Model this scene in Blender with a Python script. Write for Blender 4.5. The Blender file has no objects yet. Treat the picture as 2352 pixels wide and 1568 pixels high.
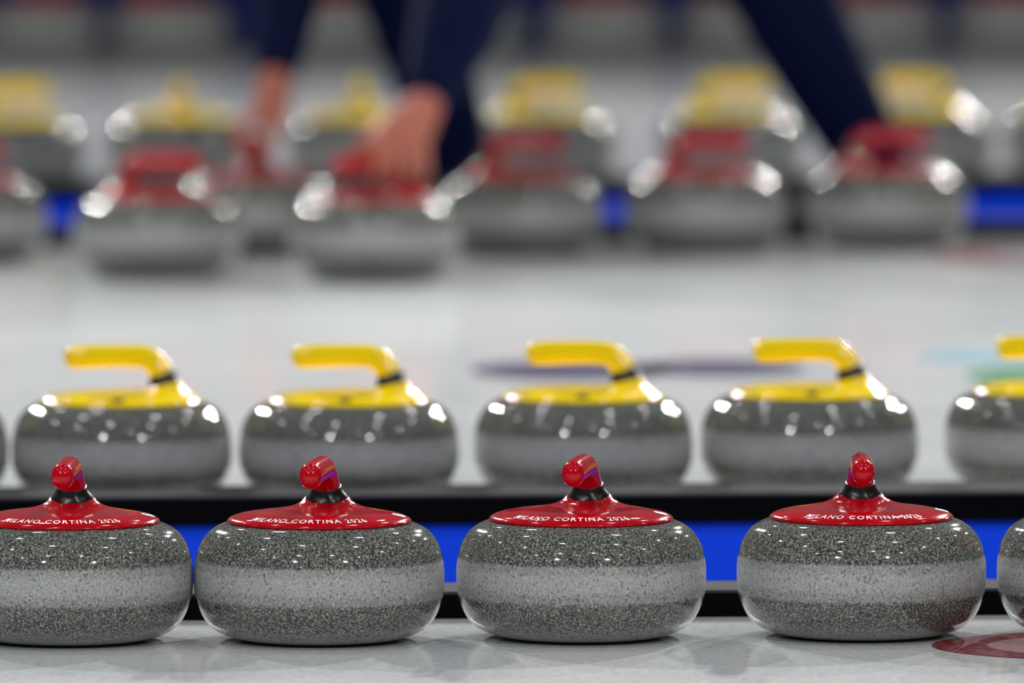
import bpy, bmesh, math, random
from mathutils import Vector, Matrix
random.seed(7)
sc = bpy.context.scene
sc.view_settings.view_transform = 'Standard'
COL = sc.collection
YAW = math.radians(4.0)
YAW2 = math.radians(6.5)

# ------------------------------------------------------------ materials
def srgb(r, g, b):
    f = lambda c: (c/255/12.92) if c/255 <= 0.04045 else ((c/255+0.055)/1.055)**2.4
    return (f(r), f(g), f(b), 1)

def mat(name, col, rough=0.5, coat=0.0, bump=None, ior=1.45, vary=0.0, spec=0.5):
    m = bpy.data.materials.new(name); m.use_nodes = True
    nt = m.node_tree; b = nt.nodes['Principled BSDF']
    b.inputs['Base Color'].default_value = col
    b.inputs['Roughness'].default_value = rough
    b.inputs['IOR'].default_value = ior
    b.inputs['Specular IOR Level'].default_value = spec
    b.inputs['Coat Weight'].default_value = coat
    b.inputs['Coat Roughness'].default_value = 0.05
    tc = nt.nodes.new('ShaderNodeTexCoord')
    if vary > 0:
        n = nt.nodes.new('ShaderNodeTexNoise'); n.inputs['Scale'].default_value = 14
        nt.links.new(tc.outputs['Object'], n.inputs['Vector'])
        mx = nt.nodes.new('ShaderNodeMix'); mx.data_type = 'RGBA'
        mx.inputs['A'].default_value = col
        mx.inputs['B'].default_value = tuple(c*(1-vary) for c in col[:3])+(1,)
        nt.links.new(n.outputs['Fac'], mx.inputs['Factor'])
        nt.links.new(mx.outputs['Result'], b.inputs['Base Color'])
    if bump:
        n = nt.nodes.new('ShaderNodeTexNoise'); n.inputs['Scale'].default_value = bump[0]
        n.inputs['Detail'].default_value = 3
        nt.links.new(tc.outputs['Object'], n.inputs['Vector'])
        bp = nt.nodes.new('ShaderNodeBump'); bp.inputs['Strength'].default_value = bump[1]
        bp.inputs['Distance'].default_value = bump[2]
        nt.links.new(n.outputs['Fac'], bp.inputs['Height'])
        nt.links.new(bp.outputs['Normal'], b.inputs['Normal'])
    return m

def granite():
    m = bpy.data.materials.new('granite'); m.use_nodes = True
    nt = m.node_tree; N = nt.nodes; L = nt.links; b = N['Principled BSDF']
    tc = N.new('ShaderNodeTexCoord'); oi = N.new('ShaderNodeObjectInfo')
    mul = N.new('ShaderNodeMath'); mul.operation = 'MULTIPLY'; mul.inputs[1].default_value = 7.3
    L.new(oi.outputs['Random'], mul.inputs[0])
    add = N.new('ShaderNodeVectorMath'); add.operation = 'ADD'
    L.new(tc.outputs['Object'], add.inputs[0]); L.new(mul.outputs[0], add.inputs[1])
    V = add.outputs[0]
    n1 = N.new('ShaderNodeTexNoise'); n1.inputs['Scale'].default_value = 400; n1.inputs['Detail'].default_value = 3
    n1.inputs['Roughness'].default_value = 0.75
    L.new(V, n1.inputs['Vector'])
    r1 = N.new('ShaderNodeValToRGB'); e = r1.color_ramp.elements
    e[0].position = 0.37; e[0].color = srgb(38, 41, 44)
    e[1].position = 0.65; e[1].color = srgb(178, 179, 162)
    x = e.new(0.45); x.color = srgb(78, 81, 80)
    x = e.new(0.55); x.color = srgb(108, 110, 104)
    L.new(n1.outputs['Fac'], r1.inputs['Fac'])
    n2 = N.new('ShaderNodeTexNoise'); n2.inputs['Scale'].default_value = 270; n2.inputs['Detail'].default_value = 3
    L.new(V, n2.inputs['Vector'])
    r2 = N.new('ShaderNodeValToRGB'); e = r2.color_ramp.elements
    e[0].position = 0.585; e[0].color = (0, 0, 0, 1); e[1].position = 0.63; e[1].color = (1, 1, 1, 1)
    L.new(n2.outputs['Fac'], r2.inputs['Fac'])
    sp = N.new('ShaderNodeSeparateXYZ'); L.new(tc.outputs['Object'], sp.inputs[0])
    rb = N.new('ShaderNodeValToRGB')
    mr = N.new('ShaderNodeMapRange'); mr.inputs['From Min'].default_value = 0; mr.inputs['From Max'].default_value = 0.14
    L.new(sp.outputs['Z'], mr.inputs['Value']); L.new(mr.outputs[0], rb.inputs['Fac'])
    def g(v): return (v, v, v, 1)
    e = rb.color_ramp.elements
    e[0].position = 0.0; e[0].color = g(0.45)
    e[1].position = 1.0; e[1].color = g(0)
    for p, v in [(0.06, .26), (0.17, 0.0), (.345, 0), (.378, .28), (.43, .31), (.465, .44), (.58, .46), (.62, .32), (.660, .28), (.688, 0)]:
        x = e.new(p); x.color = g(v)
    mb = N.new('ShaderNodeMix'); mb.data_type = 'RGBA'
    mb.inputs['B'].default_value = srgb(206, 208, 210)
    L.new(rb.outputs['Color'], mb.inputs['Factor']); L.new(r1.outputs['Color'], mb.inputs['A'])
    dk = N.new('ShaderNodeMapRange'); dk.inputs['From Max'].default_value = 0.6
    dk.inputs['To Min'].default_value = .8; dk.inputs['To Max'].default_value = .42
    L.new(rb.outputs['Color'], dk.inputs['Value'])
    dm = N.new('ShaderNodeMath'); dm.operation = 'MULTIPLY'; L.new(dk.outputs[0], dm.inputs[0]); L.new(r2.outputs['Color'], dm.inputs[1])
    mx = N.new('ShaderNodeMix'); mx.data_type = 'RGBA'
    mx.inputs['B'].default_value = srgb(36, 40, 50)
    L.new(dm.outputs[0], mx.inputs['Factor']); L.new(mb.outputs['Result'], mx.inputs['A'])
    L.new(mx.outputs['Result'], b.inputs['Base Color'])
    rr = N.new('ShaderNodeMapRange'); rr.inputs['From Max'].default_value = 0.28
    rr.inputs['To Min'].default_value = 0.06; rr.inputs['To Max'].default_value = 0.42
    L.new(rb.outputs['Color'], rr.inputs['Value']); L.new(rr.outputs[0], b.inputs['Roughness'])
    b.inputs['IOR'].default_value = 1.5
    return m

def ice_mat():
    m = bpy.data.materials.new('pebbled_ice'); m.use_nodes = True
    nt = m.node_tree; N = nt.nodes; L = nt.links; b = N['Principled BSDF']
    tc = N.new('ShaderNodeTexCoord')
    n = N.new('ShaderNodeTexNoise'); n.inputs['Scale'].default_value = 3; n.inputs['Detail'].default_value = 4
    L.new(tc.outputs['Object'], n.inputs['Vector'])
    r = N.new('ShaderNodeValToRGB'); e = r.color_ramp.elements
    e[0].position = .3; e[0].color = srgb(230, 234, 236); e[1].position = .7; e[1].color = srgb(243, 245, 246)
    L.new(n.outputs['Fac'], r.inputs['Fac'])
    n3 = N.new('ShaderNodeTexNoise'); n3.inputs['Scale'].default_value = 90; n3.inputs['Detail'].default_value = 5
    n3.inputs['Roughness'].default_value = .8
    L.new(tc.outputs['Object'], n3.inputs['Vector'])
    r3 = N.new('ShaderNodeValToRGB'); e = r3.color_ramp.elements
    e[0].position = .35; e[0].color = (.72, .73, .74, 1); e[1].position = .58; e[1].color = (1, 1, 1, 1)
    L.new(n3.outputs['Fac'], r3.inputs['Fac'])
    mu = N.new('ShaderNodeMix'); mu.data_type = 'RGBA'; mu.blend_type = 'MULTIPLY'; mu.inputs['Factor'].default_value = 1
    L.new(r.outputs['Color'], mu.inputs['A']); L.new(r3.outputs['Color'], mu.inputs['B'])
    L.new(mu.outputs['Result'], b.inputs['Base Color'])
    b.inputs['Roughness'].default_value = 0.07; b.inputs['IOR'].default_value = 1.33
    n2 = N.new('ShaderNodeTexNoise'); n2.inputs['Scale'].default_value = 150; n2.inputs['Detail'].default_value = 3
    L.new(tc.outputs['Object'], n2.inputs['Vector'])
    bp = N.new('ShaderNodeBump'); bp.inputs['Strength'].default_value = 0.15; bp.inputs['Distance'].default_value = 0.001
    L.new(n2.outputs['Fac'], bp.inputs['Height']); L.new(bp.outputs['Normal'], b.inputs['Normal'])
    return m

M_gran = granite(); M_ice = ice_mat()
M_red = mat('red_plastic', srgb(186, 2, 22), 0.10, 0.0, vary=.15, spec=.40)
M_yel = mat('yellow_plastic', srgb(255, 222, 0), 0.11, 0.0, vary=.02, spec=.42)
M_blk = mat('black_rubber', srgb(18, 18, 20), 0.3, bump=(120, .2, .001))
M_white = mat('white_print', srgb(250, 250, 250), 0.5, vary=.03)
M_dark = mat('dark_print', srgb(30, 32, 40), 0.5, vary=.1)
M_foam = mat('black_foam', srgb(13, 13, 14), 0.95, bump=(60, .3, .002), spec=.05)
M_foamtop = mat('grey_foam_top', srgb(70, 71, 73), 0.9, bump=(80, .3, .002), vary=.2, spec=.05)
M_blue = mat('blue_carpet', srgb(14, 48, 172), 1.0, vary=.15, spec=0.0)
M_backdrop = mat('navy_shade_backdrop', srgb(16, 28, 96), 0.6, vary=.4, spec=.3)  # navy carries the shade of the carpet behind the last row
M_navy = mat('navy_cloth', srgb(13, 22, 55), 0.9, bump=(90, .4, .003), vary=.3, spec=.1)
M_skin = mat('skin', srgb(192, 116, 97), 0.55, bump=(120, .2, .001), vary=.25, spec=.3)
M_shoe = mat('black_shoe', srgb(20, 20, 24), 0.5, bump=(90, .2, .001))
M_hair = mat('dark_hair', srgb(45, 32, 24), 0.6, bump=(200, .5, .003))
M_eye = mat('eye_white', srgb(235, 235, 232), 0.2, vary=.05)

# ------------------------------------------------------------ mesh helpers
def mesh_obj(name, verts, faces, mats, smooth=True, fm=None):
    me = bpy.data.meshes.new(name); me.from_pydata(verts, [], faces)
    for m in mats: me.materials.append(m)
    me.polygons.foreach_set('use_smooth', [smooth]*len(me.polygons))
    if fm: me.polygons.foreach_set('material_index', fm)
    me.update()
    o = bpy.data.objects.new(name, me); COL.objects.link(o); return o

def catmull(pts, n):
    out = []
    P = [pts[0]]+list(pts)+[pts[-1]]
    for i in range(1, len(P)-2):
        for k in range(n):
            t = k/n
            out.append(tuple(0.5*((2*P[i][j])+(-P[i-1][j]+P[i+1][j])*t+(2*P[i-1][j]-5*P[i][j]+4*P[i+1][j]-P[i+2][j])*t*t+(-P[i-1][j]+3*P[i][j]-3*P[i+1][j]+P[i+2][j])*t**3) for j in range(len(pts[0]))))
    out.append(tuple(pts[-1])); return out

def lathe(name, prof, seg, m):
    verts = []; faces = []
    n = len(prof)
    for r, z in prof:
        for j in range(seg):
            a = 2*math.pi*j/seg
            verts.append((r*math.cos(a), r*math.sin(a), z))
    for i in range(n-1):
        for j in range(seg):
            k = (j+1) % seg
            faces.append((i*seg+j, i*seg+k, (i+1)*seg+k, (i+1)*seg+j))
    faces.append(tuple(reversed(range(seg)))); faces.append(tuple(range((n-1)*seg, n*seg)))
    o = mesh_obj(name, verts, faces, [m])
    o.data.polygons[-1].use_smooth = False; o.data.polygons[-2].use_smooth = False
    return o

# ------------------------------------------------------------ the stone
body_prof = [(.052, .004), (.058, .0012), (.064, .0), (.078, .0004), (.096, .003), (.116, .0095), (.130, .020),
             (.1395, .036), (.1442, .053), (.1455, .071), (.1446, .089), (.1400, .108), (.1312, .1228), (.1190, .1322), (.106, .1370), (.098, .1372)]
body_prof = [(.052, .004)] + catmull(body_prof[1:], 5)

RT = [(0, .1500), (.04, .1500), (.06, .1497), (.07, .1492), (.085, .1478), (.095, .1458), (.100, .1443), (.1045, .1421), (.1065, .1402)]
PX = .057
TILT = .26
def lid_h(x, y):
    r = math.hypot(x, y)
    z = RT[-1][1]
    for (a, za), (b, zb) in zip(RT[:-1], RT[1:]):
        if a <= r <= b:
            t = (r-a)/(b-a); z = za+(zb-za)*t; break
    d = math.sqrt(((x-PX)/.0215)**2+(y/.0250)**2)
    g = 1 if d <= 1 else math.exp(-(d-1)/.36)
    g *= min(1, max(0, (.1065-r)/.014))
    fl = (.0120+TILT*max(-.022, min(.022, x-PX)))*g
    return z+fl

def build_lid(m):
    seg = 128; ts = [0, .05, .1, .14, .17, .2, .23, .26, .3, .34, .38, .42, .46, .5, .54, .58, .62, .66, .7, .74, .77, .8, .83, .86, .88, .9, .92, .94, .96, .975, .988, 1]
    V = [(PX, 0, lid_h(PX, 0))]; F = []
    for t in ts[1:]:
        for j in range(seg):
            a = 2*math.pi*j/seg
            rx, ry = .1065*math.cos(a), .1065*math.sin(a)
            x = PX+(rx-PX)*t; y = ry*t
            V.append((x, y, lid_h(x, y)))
    for r, z in [(.1072, .1390), (.1065, .1376), (.104, .1370), (.098, .1366)]:
        for j in range(seg):
            a = 2*math.pi*j/seg; V.append((r*math.cos(a), r*math.sin(a), z))
    for j in range(seg): F.append((0, 1+j, 1+(j+1) % seg))
    rings = len(ts)-1+4
    for i in range(rings-1):
        for j in range(seg):
            k = (j+1) % seg; a = 1+i*seg; b = 1+(i+1)*seg
            F.append((a+j, b+j, b+k, a+k))
    F.append(tuple(reversed([1+(rings-1)*seg+j for j in range(seg)])))
    return mesh_obj('lid', V, F, [m])

def sweep(name, pts, m, seg=32):
    # pts: (x, z, r_inplane, r_across)
    V = []; F = []; n = len(pts)
    for i, p in enumerate(pts):
        a = pts[max(0, i-1)]; b = pts[min(n-1, i+1)]
        tx, tz = b[0]-a[0], b[1]-a[1]; l = math.hypot(tx, tz); tx /= l; tz /= l
        nx, nz = -tz, tx
        for j in range(seg):
            t = 2*math.pi*j/seg
            V.append((p[0]+nx*p[2]*math.cos(t), p[3]*math.sin(t), p[1]+nz*p[2]*math.cos(t)))
    for i in range(n-1):
        for j in range(seg):
            k = (j+1) % seg
            F.append((i*seg+j, i*seg+k, (i+1)*seg+k, (i+1)*seg+j))
    F.append(tuple(reversed(range(seg)))); F.append(tuple(range((n-1)*seg, n*seg)))
    return mesh_obj(name, V, F, [m])

def build_handle(m):
    c = [(.0545, .1745, .0168, .0164), (.0512, .1795, .0166, .0154), (.0460, .1868, .0162, .0146), (.0385, .1932, .0158, .0140),
         (.0270, .1970, .0152, .0137), (.0080, .1978, .0150, .0137), (-.020, .1975, .0152, .0139), (-.045, .1968, .0157, .0140), (-.064, .1960, .0152, .0136)]
    c = catmull(c, 5)
    x, z, r, ra = c[-1]
    for t in (20, 38, 54, 68, 80, 88):
        a = math.radians(t)
        c.append((x-.0125*math.sin(a), z-.001*math.sin(a), r*math.cos(a), ra*math.cos(a)))
    return sweep('handle', c, m)

def build_collar():
    c = [(.0570, .1612, .0216, .0244), (.0567, .1636, .0208, .0230), (.0563, .1672, .0193, .0206), (.0556, .1708, .0182, .0184), (.0547, .1746, .0175, .0171)]
    c = catmull(c, 4)
    V = []; F = []; seg = 40
    for i, (x, z, r, ra) in enumerate(c):
        for j in range(seg):
            t = 2*math.pi*j/seg
            k = 1+.02*math.sin(6*t+z*300)
            V.append((x+r*k*math.cos(t), ra*k*math.sin(t), z+TILT*r*math.cos(t)))
    n = len(c)
    for i in range(n-1):
        for j in range(seg):
            k = (j+1) % seg
            F.append((i*seg+j, i*seg+k, (i+1)*seg+k, (i+1)*seg+j))
    F.append(tuple(reversed(range(seg)))); F.append(tuple(range((n-1)*seg, n*seg)))
    return mesh_obj('collar', V, F, [M_blk])

def text_verts(body, offset=0.0):
    cu = bpy.data.curves.new('t', 'FONT'); cu.body = body; cu.size = 1; cu.offset = offset
    cu.resolution_u = 4; cu.align_x = 'CENTER'; cu.space_character = 1.24
    o = bpy.data.objects.new('t', cu); COL.objects.link(o)
    bpy.context.view_layer.update()
    dg = bpy.context.evaluated_depsgraph_get()
    me = bpy.data.meshes.new_from_object(o.evaluated_get(dg))
    bm = bmesh.new(); bm.from_mesh(me)
    bmesh.ops.triangulate(bm, faces=bm.faces)
    for _ in range(2):
        bmesh.ops.subdivide_edges(bm, edges=[e for e in bm.edges if e.calc_length() > .2], cuts=1)
        bmesh.ops.triangulate(bm, faces=bm.faces)
    V = [tuple(v.co) for v in bm.verts]; F = [tuple(v.index for v in f.verts) for f in bm.faces]
    bm.free(); bpy.data.objects.remove(o); return V, F

def build_lettering(m):
    V, F = text_verts('MILANO CORTINA 2026', .010)
    x0 = min(v[0] for v in V); x1 = max(v[0] for v in V); y1 = max(v[1] for v in V)
    w = x1-x0
    out = []
    k = 1.50/w   # radians across
    for x, y, z in V:
        a = math.pi+(x-(x0+x1)/2)*k
        r = .1008-y/y1*.0112
        px, py = r*math.cos(a), r*math.sin(a)
        out.append((px, py, lid_h(px, py)+.0006))
    return mesh_obj('lettering', out, F, [m], smooth=False)

def build_emblem(mp, mr):
    V = []; F = []; fm = []
    def place(u, v, h):
        a = -math.pi/2+u/.09; r = .0935-v
        px, py = r*math.cos(a), r*math.sin(a); return (px, py, lid_h(px, py)+h)
    n = 28
    V.append(place(0, 0, .0006))
    for j in range(n):
        t = 2*math.pi*j/n; V.append(place(.0085*math.cos(t), .0080*math.sin(t), .0006))
    for j in range(n): F.append((0, 1+j, 1+(j+1) % n)); fm.append(0)
    for cx, cy in [(-.0040, -.0015), (0, -.0015), (.0040, -.0015), (-.0020, -.0034), (.0020, -.0034)]:
        b = len(V)
        for j in range(16):
            t = 2*math.pi*j/16
            V.append(place(cx+.0018*math.cos(t), cy+.0018*math.sin(t), .0009)); V.append(place(cx+.0012*math.cos(t), cy+.0012*math.sin(t), .0009))
        for j in range(16):
            k = (j+1) % 16; F.append((b+2*j, b+2*k, b+2*k+1, b+2*j+1)); fm.append(1)
    b = len(V)   # angular stroke above the rings
    for u, v in [(-.0045, .0010), (-.001, .0048), (.0005, .0022), (.0045, .0048), (.0045, .0034), (.0002, .0008), (-.0015, .0028), (-.0035, .0008)]:
        V.append(place(u, v, .0009))
    F += [(b, b+7, b+6, b+1), (b+1, b+6, b+5, b+2), (b+2, b+5, b+4, b+3)]; fm += [1, 1, 1]
    return mesh_obj('emblem', V, F, [mp, mr], smooth=False, fm=fm)

def build_stone(kind):
    mm = M_red if kind == 'red' else M_yel
    e = bpy.data.objects.new('curling_stone', None); e.empty_display_size = .05; COL.objects.link(e)
    b = lathe('stone_body', body_prof, 112, M_gran); b.parent = e
    lid = build_lid(mm); lid.parent = e; lid['label'] = f'glossy {kind} plastic lid'
    h = build_handle(mm); h.parent = e; h['label'] = f'{kind} gooseneck handle'
    c = build_collar(); c.parent = h; c['label'] = 'black rubber collar'
    t = build_lettering(M_white if kind == 'red' else M_dark); t.parent = lid
    em = build_emblem(M_white if kind == 'red' else M_dark, M_dark if kind == 'red' else M_foamtop); em.parent = lid
    return e

def copy_tree(o, parent=None):
    c = o.copy(); COL.objects.link(c)
    if parent is not None:
        c.parent = parent
    for ch in list(o.children):
        if ch.name in ORIG: copy_tree(ch, c)
    return c

proto = {'red': build_stone('red'), 'yellow': build_stone('yellow')}
ORIG = set(o.name for o in bpy.data.objects)
used = {'red': False, 'yellow': False}
def put(kind, x, y, rot, label, group):
    if used[kind]: e = copy_tree(proto[kind])
    else: e = proto[kind]; used[kind] = True
    e.location = (x, y, 0); e.rotation_euler = (0, 0, math.radians(rot))
    e['label'] = label; e['category'] = 'curling stone'; e['group'] = group
    return e

L1 = 'speckled grey granite curling stone with red lid and handle on ice'
for x, y, r in [(-.516, 13.165, 87), (-.224, 13.17, 82), (.0806, 13.20, 81), (.4077, 13.225, 90), (.712, 13.24, 88)]:
    put('red', x, y, r, L1, 'red-handled stones in front of a black divider')
L2 = 'grey granite curling stone with yellow lid and sideways yellow handle'
for x, y, r in [(-.811, 14.985, 0), (-.516, 14.99, -1), (-.2157, 14.995, -2), (.0946, 15.06, -1), (.396, 15.11, 1), (.7235, 15.17, 2)]:
    put('yellow', x, y, r, L2, 'yellow-handled stones lined along the black divider')
G3 = 'red-handled stones lined along the blue carpet'
L3 = 'grey granite curling stone with red handle beside the divider'
put('red', -.965, 20.02, 150, L3, G3)
put('red', -.612, 19.62, 175, 'grey curling stone with red handle pulled out from the row', G3)
STA = (-.455, 20.20)
put('red', STA[0], STA[1], 90, 'grey curling stone whose red handle a hand is gripping', G3)
STB = (-.238, 19.56)
put('red', STB[0], STB[1], 20, 'grey curling stone pulled out of its row, gripped by the person', G3)
put('red', .018, 20.22, 190, L3, G3)
put('red', .345, 20.28, 180, L3, G3)
put('red', .674, 20.40, 172, L3, G3)
G4 = 'yellow-handled stones lined beyond the blue carpet'
L4 = 'grey granite curling stone with yellow handle beside blue carpet'
for x, y, r in [(-.975, 22.14, 195), (-.65, 22.20, 95), (-.297, 22.25, 88), (.061, 22.33, 170), (.43, 22.38, 175), (.806, 22.46, -20), (1.12, 22.52, 30)]:
    put('yellow', x, y, r, L4, G4)
G5 = 'red-handled stones at the edge of the third ice sheet'
L5 = 'grey granite curling stone with red lid beside a low divider'
for i, x in enumerate([-1.146, -.839, -.457, -.123, .227, .556, .900, 1.224]):
    put('red', x, 27.78+.11*x, [60, 200, 95, 170, 120, 80, 150, 100][i], L5, G5)

# ------------------------------------------------------------ rink
def slab(name, y0, y1, ztop, zbot, m, w0=YAW, w1=None, half=7.0, bevel=0):
    if w1 is None: w1 = w0
    V = []
    for z in (zbot, ztop):
        for x, y, w in ((-half, y0, w0), (half, y0, w0), (half, y1, w1), (-half, y1, w1)):
            V.append((x, y+x*math.tan(w), z))
    F = [(3, 2, 1, 0), (4, 5, 6, 7), (0, 1, 5, 4), (1, 2, 6, 5), (2, 3, 7, 6), (3, 0, 4, 7)]
    o = mesh_obj(name, V, F, [m], smooth=False)
    if bevel:
        b = o.modifiers.new('b', 'BEVEL'); b.width = bevel; b.segments = 3
    return o
def struct(o): o['kind'] = 'structure'; return o
edges = [(3.0, 13.43, M_ice, 0, YAW), (13.43, 14.86, M_blue, YAW, YAW), (14.86, 20.48, M_ice, YAW, YAW2), (20.48, 22.03, M_blue, YAW2, YAW2), (22.03, 28.0, M_ice, YAW2, YAW2), (28.0, 30.5, M_blue, YAW2, YAW2)]
for y0, y1, m, w0, w1 in edges:
    o = struct(slab('floor', y0, y1, 0, -.05, m, w0, w1))
    o['label'] = 'white pebbled curling ice sheet' if m is M_ice else 'bright blue carpet strip between ice sheets'
def divider(y0, y1, h, w):
    b = slab('foam_divider', y0, y1, h-.004, 0.0, M_foam, w, bevel=.002)
    t = slab('top_face', y0+.001, y1-.001, h, h-.004, M_foamtop, w, bevel=.0015)  # top face coloured a lighter grey than the foam body
    t.parent = b; t['label'] = 'grey top face'
    b['label'] = 'low long black foam divider with grey top between ice and carpet'; b['category'] = 'divider'; b['group'] = 'foam dividers along the sheets'
divider(13.43, 13.55, .032, YAW)
divider(14.70, 14.855, .040, YAW)
divider(20.485, 20.60, .034, YAW2)
divider(21.87, 22.025, .040, YAW2)
divider(28.01, 28.13, .034, YAW2)
bd = struct(slab('shade_backdrop', 29.0, 29.06, .42, 0.0, M_backdrop, YAW2, bevel=.01))  # added panel, its dark colour stands in for shaded background
bd['label'] = 'low navy panel added in place of shaded carpet behind the stones'

def disc_mark(name, cx, cy, ro, ri, m, label, sx=1, sy=1, seg=64, a0=0, a1=2*math.pi):
    V = []; F = []
    for j in range(seg+1):
        a = a0+(a1-a0)*j/seg
        V.append((cx+ro*sx*math.cos(a), cy+ro*sy*math.sin(a), .0006)); V.append((cx+ri*sx*math.cos(a), cy+ri*sy*math.sin(a), .0006))
    for j in range(seg): F.append((2*j, 2*j+2, 2*j+3, 2*j+1))
    o = mesh_obj(name, V, F, [m], smooth=False)
    o['label'] = label; o['category'] = 'ice marking'
    return o
def paint(name, c, vary=.25):
    m = mat(name, c, .35, bump=(160, .35, .001), spec=.15)
    nt = m.node_tree; b = nt.nodes['Principled BSDF']
    n = nt.nodes.new('ShaderNodeTexNoise'); n.inputs['Scale'].default_value = 90; n.inputs['Detail'].default_value = 5
    tc = nt.nodes.new('ShaderNodeTexCoord'); nt.links.new(tc.outputs['Object'], n.inputs['Vector'])
    r = nt.nodes.new('ShaderNodeValToRGB'); e = r.color_ramp.elements
    e[0].position = .45; e[0].color = c; e[1].position = .75
    e[1].color = tuple(c[i]*.6+.4*.5 for i in range(3))+(1,)
    nt.links.new(n.outputs['Fac'], r.inputs['Fac']); nt.links.new(r.outputs['Color'], b.inputs['Base Color'])
    return m
M_mred = paint('ice_paint_red', srgb(120, 28, 44))
M_mpink = paint('ice_paint_pale_red', srgb(168, 128, 132))
M_mpur = paint('ice_paint_purple', srgb(30, 20, 68))
M_mteal = paint('ice_paint_teal', srgb(84, 150, 170))
M_mgrn = paint('ice_paint_green', srgb(10, 115, 72))
disc_mark('painted_ice_mark', .735, 13.095, .250, .185, M_mred, 'dark red ring painted into the ice beside a stone', sy=.74)
disc_mark('painted_ice_mark', .735, 13.095, .185, .0, M_mpink, 'faded pink disc painted into the ice inside a ring', sy=.74)
disc_mark('painted_ice_mark', .09, 17.40, .155, .0, M_mpur, 'purple painted shape in the ice', sx=1.0, sy=1.4)
disc_mark('painted_ice_mark', .32, 17.45, .12, .0, M_mpur, 'purple painted shape in the ice', sx=1.1, sy=1.6)
disc_mark('painted_ice_mark', .72, 17.68, .09, .0, M_mteal, 'teal painted shape in the ice', sx=1, sy=1)
disc_mark('painted_ice_mark', .84, 17.28, .15, .0, M_mgrn, 'green painted shape in the ice', sx=1, sy=1.5)
disc_mark('painted_ice_mark', 1.0, 20.10, .26, .16, M_mred, 'red ring painted into the ice near the divider')

# ------------------------------------------------------------ person
def ball_chain(bm, pts):
    """pts: list of (x,y,z,r)"""
    for a, b in zip(pts[:-1], pts[1:]):
        A = Vector(a[:3]); B = Vector(b[:3]); d = (B-A).length
        n = max(1, int(math.ceil(d/(min(a[3], b[3])*.35))))
        for i in range(n+1):
            t = i/n; c = A.lerp(B, t); r = a[3]*(1-t)+b[3]*t
            bmesh.ops.create_icosphere(bm, subdivisions=2, radius=r, matrix=Matrix.Translation(c))
def ell(bm, c, s):
    bmesh.ops.create_icosphere(bm, subdivisions=3, radius=1, matrix=Matrix.Translation(c) @ Matrix.Diagonal((s[0], s[1], s[2], 1)))
def remesh(name, bm, voxel, m, smooth=4):
    me = bpy.data.meshes.new('tmp'); bm.to_mesh(me); bm.free()
    o = bpy.data.objects.new('tmp', me); COL.objects.link(o)
    r = o.modifiers.new('r', 'REMESH'); r.mode = 'VOXEL'; r.voxel_size = voxel
    s = o.modifiers.new('s', 'SMOOTH'); s.factor = .5; s.iterations = smooth
    bpy.context.view_layer.update()
    dg = bpy.context.evaluated_depsgraph_get()
    out = bpy.data.meshes.new_from_object(o.evaluated_get(dg))
    bpy.data.objects.remove(o)
    out.materials.clear(); out.materials.append(m)
    out.polygons.foreach_set('use_smooth', [True]*len(out.polygons))
    ob = bpy.data.objects.new(name, out); COL.objects.link(ob); return ob

ay, by = STA[1], STB[1]
sA = (-.33, 20.66, .90); eA = (-.370, 20.36, .60); wA = (-.420, ay, .322)
sB = (-.16, 20.30, .88); eB = (-.050, by+.28, .56); wB = (-.148, by+.04, .300)
hipF = (.04, 20.78, .86); knF = (-.20, 20.80, .48); anF = (-.085, 20.86, .09)
hipR = (.22, 20.96, .86); knR = (.475, 20.86, .48); anR = (.675, 20.92, .09)
pel = (.17, 20.87, .90); chest = (-.20, 20.50, .98); neck = (-.36, 20.42, 1.03); head = (-.47, 20.34, 1.04)

bm = bmesh.new()
ball_chain(bm, [pel+(.125,), ((pel[0]+chest[0])/2, (pel[1]+chest[1])/2, .96, .115), chest+(.125,), neck+(.058,), head+(.07,)])
ell(bm, head, (.10, .078, .115))
ell(bm, (head[0]-.05, head[1]-.03, head[2]-.06), (.05, .05, .06))
ball_chain(bm, [(head[0]-.09, head[1]-.045, head[2]+.005, .010), (head[0]-.115, head[1]-.055, head[2]-.022, .014)])   # nose
ball_chain(bm, [(head[0]-.075, head[1]-.065, head[2]-.055, .012), (head[0]-.1, head[1]-.02, head[2]-.055, .012)])     # lips
ell(bm, (head[0]+.01, head[1]-.08, head[2]), (.018, .010, .03)); ell(bm, (head[0]+.01, head[1]+.08, head[2]), (.018, .010, .03))
ball_chain(bm, [chest+(.10,), sA+(.055,), eA+(.040,), wA+(.030,)])
ball_chain(bm, [chest+(.10,), sB+(.055,), eB+(.042,), wB+(.032,)])
ball_chain(bm, [pel+(.11,), hipF+(.09,), knF+(.058,), anF+(.040,)])
ball_chain(bm, [pel+(.11,), hipR+(.09,), knR+(.058,), anR+(.040,)])
for an in (anF, anR):
    ball_chain(bm, [an+(.04,), (an[0]+.03, an[1], .045, .032), (an[0]-.13, an[1]-.01, .035, .028)])
# hand A : handle runs along Y, tube centre z~.198; fingers hook over the far side of the grip
gx = STA[0]
ys = [ay-.068, ay-.042, ay-.016, ay+.009]; ln = [.90, 1.06, 1.0, .82]
for y, l in zip(ys, ln):
    kx, kz = gx+.000, .240
    ball_chain(bm, [wA+(.029,), (kx+.020, (y+ay)/2, .278, .0240), (kx, y, kz, .0155)])
    ball_chain(bm, [(kx, y, kz, .0125), (gx-.028*l, y-.002, .229, .0110), (gx-.0310, y-.003, .229-.030*l, .0098), (gx-.016, y-.002, .229-.050*l, .0086)])
ball_chain(bm, [(wA[0]+.006, wA[1]-.012, wA[2]-.02, .025), (gx+.038, ay-.055, .258, .022), (gx+.033, ay-.068, .222, .0130), (gx+.021, ay-.066, .190, .0104)])
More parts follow.
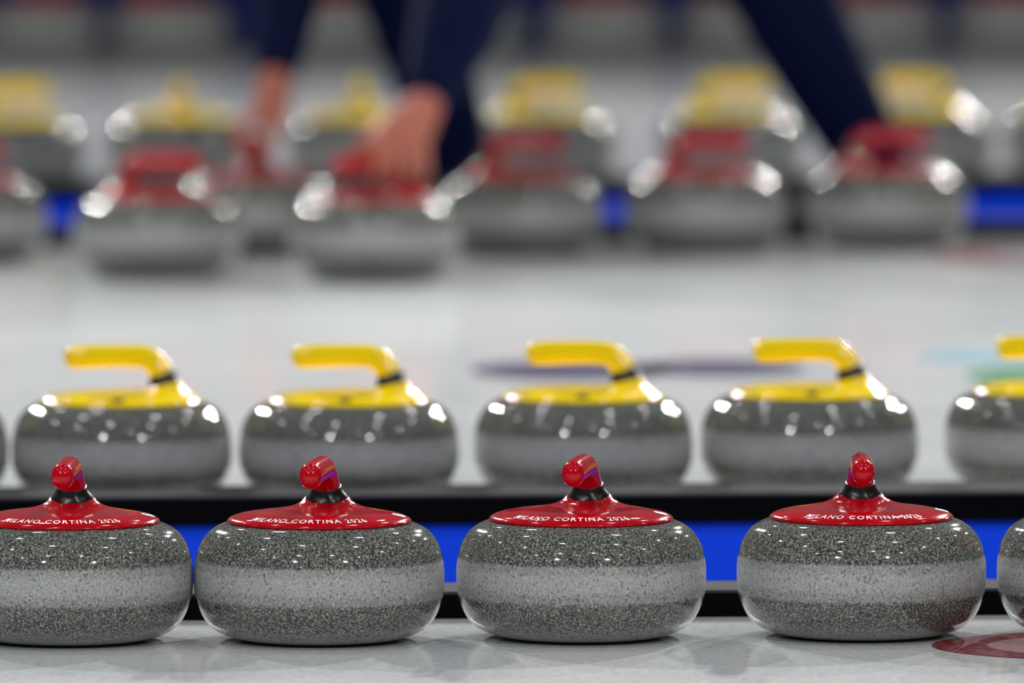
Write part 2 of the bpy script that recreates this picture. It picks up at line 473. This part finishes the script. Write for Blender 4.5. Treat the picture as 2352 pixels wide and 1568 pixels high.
# hand B : handle direction rotated 20 degrees; fingers drop over the camera side of the grip
a = math.radians(20); dx, dy = -math.cos(a), -math.sin(a); nx, ny = math.sin(a), -math.cos(a)
for s, l, zo in zip([-.080, -.053, -.025, .002], [.74, .92, 1.0, .86], [-.006, -.001, 0, -.002]):
    cx, cy = STB[0]+dx*s, STB[1]+dy*s; zc = .198+zo
    P = lambda n, z, r: (cx+nx*n, cy+ny*n, z, r)
    pm = P(.006, 0, 0)
    ball_chain(bm, [wB+(.031,), ((pm[0]*.66+wB[0]*.34), (pm[1]*.66+wB[1]*.34), zc+.064, .0245), P(.016, zc+.042, .0155)])
    ball_chain(bm, [P(.016, zc+.042, .0125), P(.033, zc+.020*l, .0112), P(.032, zc-.012*l, .0100), P(.014, zc-.032*l, .0088)])
cx, cy = STB[0]+dx*.014, STB[1]+dy*.014
ball_chain(bm, [(wB[0]-.006, wB[1]+.01, wB[2]-.02, .026), (cx+.03-nx*.030, cy-ny*.03, .248, .020), (cx-nx*.030, cy-ny*.030, .220, .0126), (cx-nx*.024, cy-ny*.024, .194, .0104)])
person = remesh('person', bm, .0036, M_skin, 2)
person['label'] = 'person in navy sportswear bending down with both hands on curling stones'; person['category'] = 'person'

def cloth(name, label, chains, voxel=.008, m=M_navy, sm=6):
    bm = bmesh.new()
    for c in chains: ball_chain(bm, c)
    o = remesh(name, bm, voxel, m, sm); o.parent = person; o['label'] = label; return o
def lerp(a, b, t): return tuple(a[i]+(b[i]-a[i])*t for i in range(3))
cA = lerp(wA, eA, .08); cB = lerp(wB, eB, .10)
cloth('jacket', 'navy long-sleeved jacket', [
    [pel+(.145,), ((pel[0]+chest[0])/2, (pel[1]+chest[1])/2, .965, .14), chest+(.148,)],
    [chest+(.125,), sA+(.078,), eA+(.068,), lerp(wA, eA, .5)+(.060,), cA+(.045,)],
    [chest+(.125,), sB+(.092,), eB+(.098,), lerp(wB, eB, .5)+(.080,), cB+(.052,)]])
cloth('trousers', 'navy tracksuit trousers', [
    [pel+(.135,), hipF+(.115,), knF+(.098,), lerp(knF, anF, .5)+(.080,), (anF[0], anF[1], .105, .060)],
    [pel+(.135,), hipR+(.120,), knR+(.104,), lerp(knR, anR, .5)+(.088,), (anR[0], anR[1], .105, .070)]])
for an in (anF, anR):
    cloth('shoe', 'black curling shoe', [[(an[0]+.035, an[1], .0385, .038), (an[0]-.06, an[1], .039, .038), (an[0]-.155, an[1]-.01, .034, .033)], [(an[0], an[1], .05, .046), (an[0], an[1], .085, .045)]], .006, M_shoe, 3)
bm = bmesh.new(); ell(bm, (head[0]+.018, head[1]+.006, head[2]+.022), (.105, .086, .112))
hair = remesh('hair', bm, .008, M_hair, 2); hair.parent = person; hair['label'] = 'short dark brown hair'
for dy_ in (-.062, -.002):
    bm = bmesh.new(); ell(bm, (head[0]-.082, head[1]+dy_+.005, head[2]+.01), (.013, .013, .013))
    e = remesh('eye', bm, .003, M_eye, 1); e.parent = person

# ------------------------------------------------------------ light
w = bpy.data.worlds.new('World'); sc.world = w; w.use_nodes = True
w.node_tree.nodes['Background'].inputs[0].default_value = (.86, .91, .96, 1)
w.node_tree.nodes['Background'].inputs[1].default_value = .10
def lamp(x, y, z, e, sx=.42, sy=.16, aim=None):
    ld = bpy.data.lights.new('ceiling_or_fill_lamp', 'AREA'); ld.shape = 'RECTANGLE'
    ld.size = sx; ld.size_y = sy; ld.energy = e; ld.color = (1, .99, .975)
    lo = bpy.data.objects.new('ceiling_or_fill_lamp', ld); COL.objects.link(lo)
    lo.location = (x, y, z)
    if aim: lo.rotation_euler = (Vector(aim)-lo.location).to_track_quat('-Z', 'Y').to_euler()
    return lo
for i in range(4):
    for j in range(5):
        lamp(-9.5+6.2*i+(1.3 if j % 2 else -.6), 4+6.4*j, 9.0, [88, 88, 84, 72, 42][j], .45, .14)
for x in (-5, 5.5):  # low fill lamps added in front to brighten upright faces and yellow handles
    lamp(x, 2.0, 6.5, 370, .3, .18, (0, 15.5, 0))
def flood(x, y, z, e, aim, cone):
    ld = bpy.data.lights.new('flood_lamp', 'SPOT'); ld.energy = e; ld.color = (1, .99, .975)
    ld.spot_size = math.radians(cone); ld.spot_blend = .6; ld.shadow_soft_size = .14
    lo = bpy.data.objects.new('flood_lamp', ld); COL.objects.link(lo)
    lo.location = (x, y, z)
    lo.rotation_euler = (Vector(aim)-lo.location).to_track_quat('-Z', 'Y').to_euler()
for x, y, e in ((-6.8, 29, 7000), (7.2, 29, 8000)):
    flood(x, y, 8.4, e, (0, 14.6, 0), 27)
for x, y, e in ((-8.0, 37, 9000), (6.5, 37, 10000), (12.5, 35, 6500)):
    flood(x, y, 9.0, e, (0, 20.4, 0), 27)

# ------------------------------------------------------------ camera
cam = bpy.data.cameras.new('camera'); co = bpy.data.objects.new('camera', cam); COL.objects.link(co)
cam.lens = 400; cam.sensor_width = 36; cam.clip_end = 300
co.location = (0, 0, 1.29); co.rotation_euler = (math.pi/2-.07145, 0, 0)
cam.dof.use_dof = True; cam.dof.focus_distance = 13.13; cam.dof.aperture_fstop = 4.1
sc.camera = co
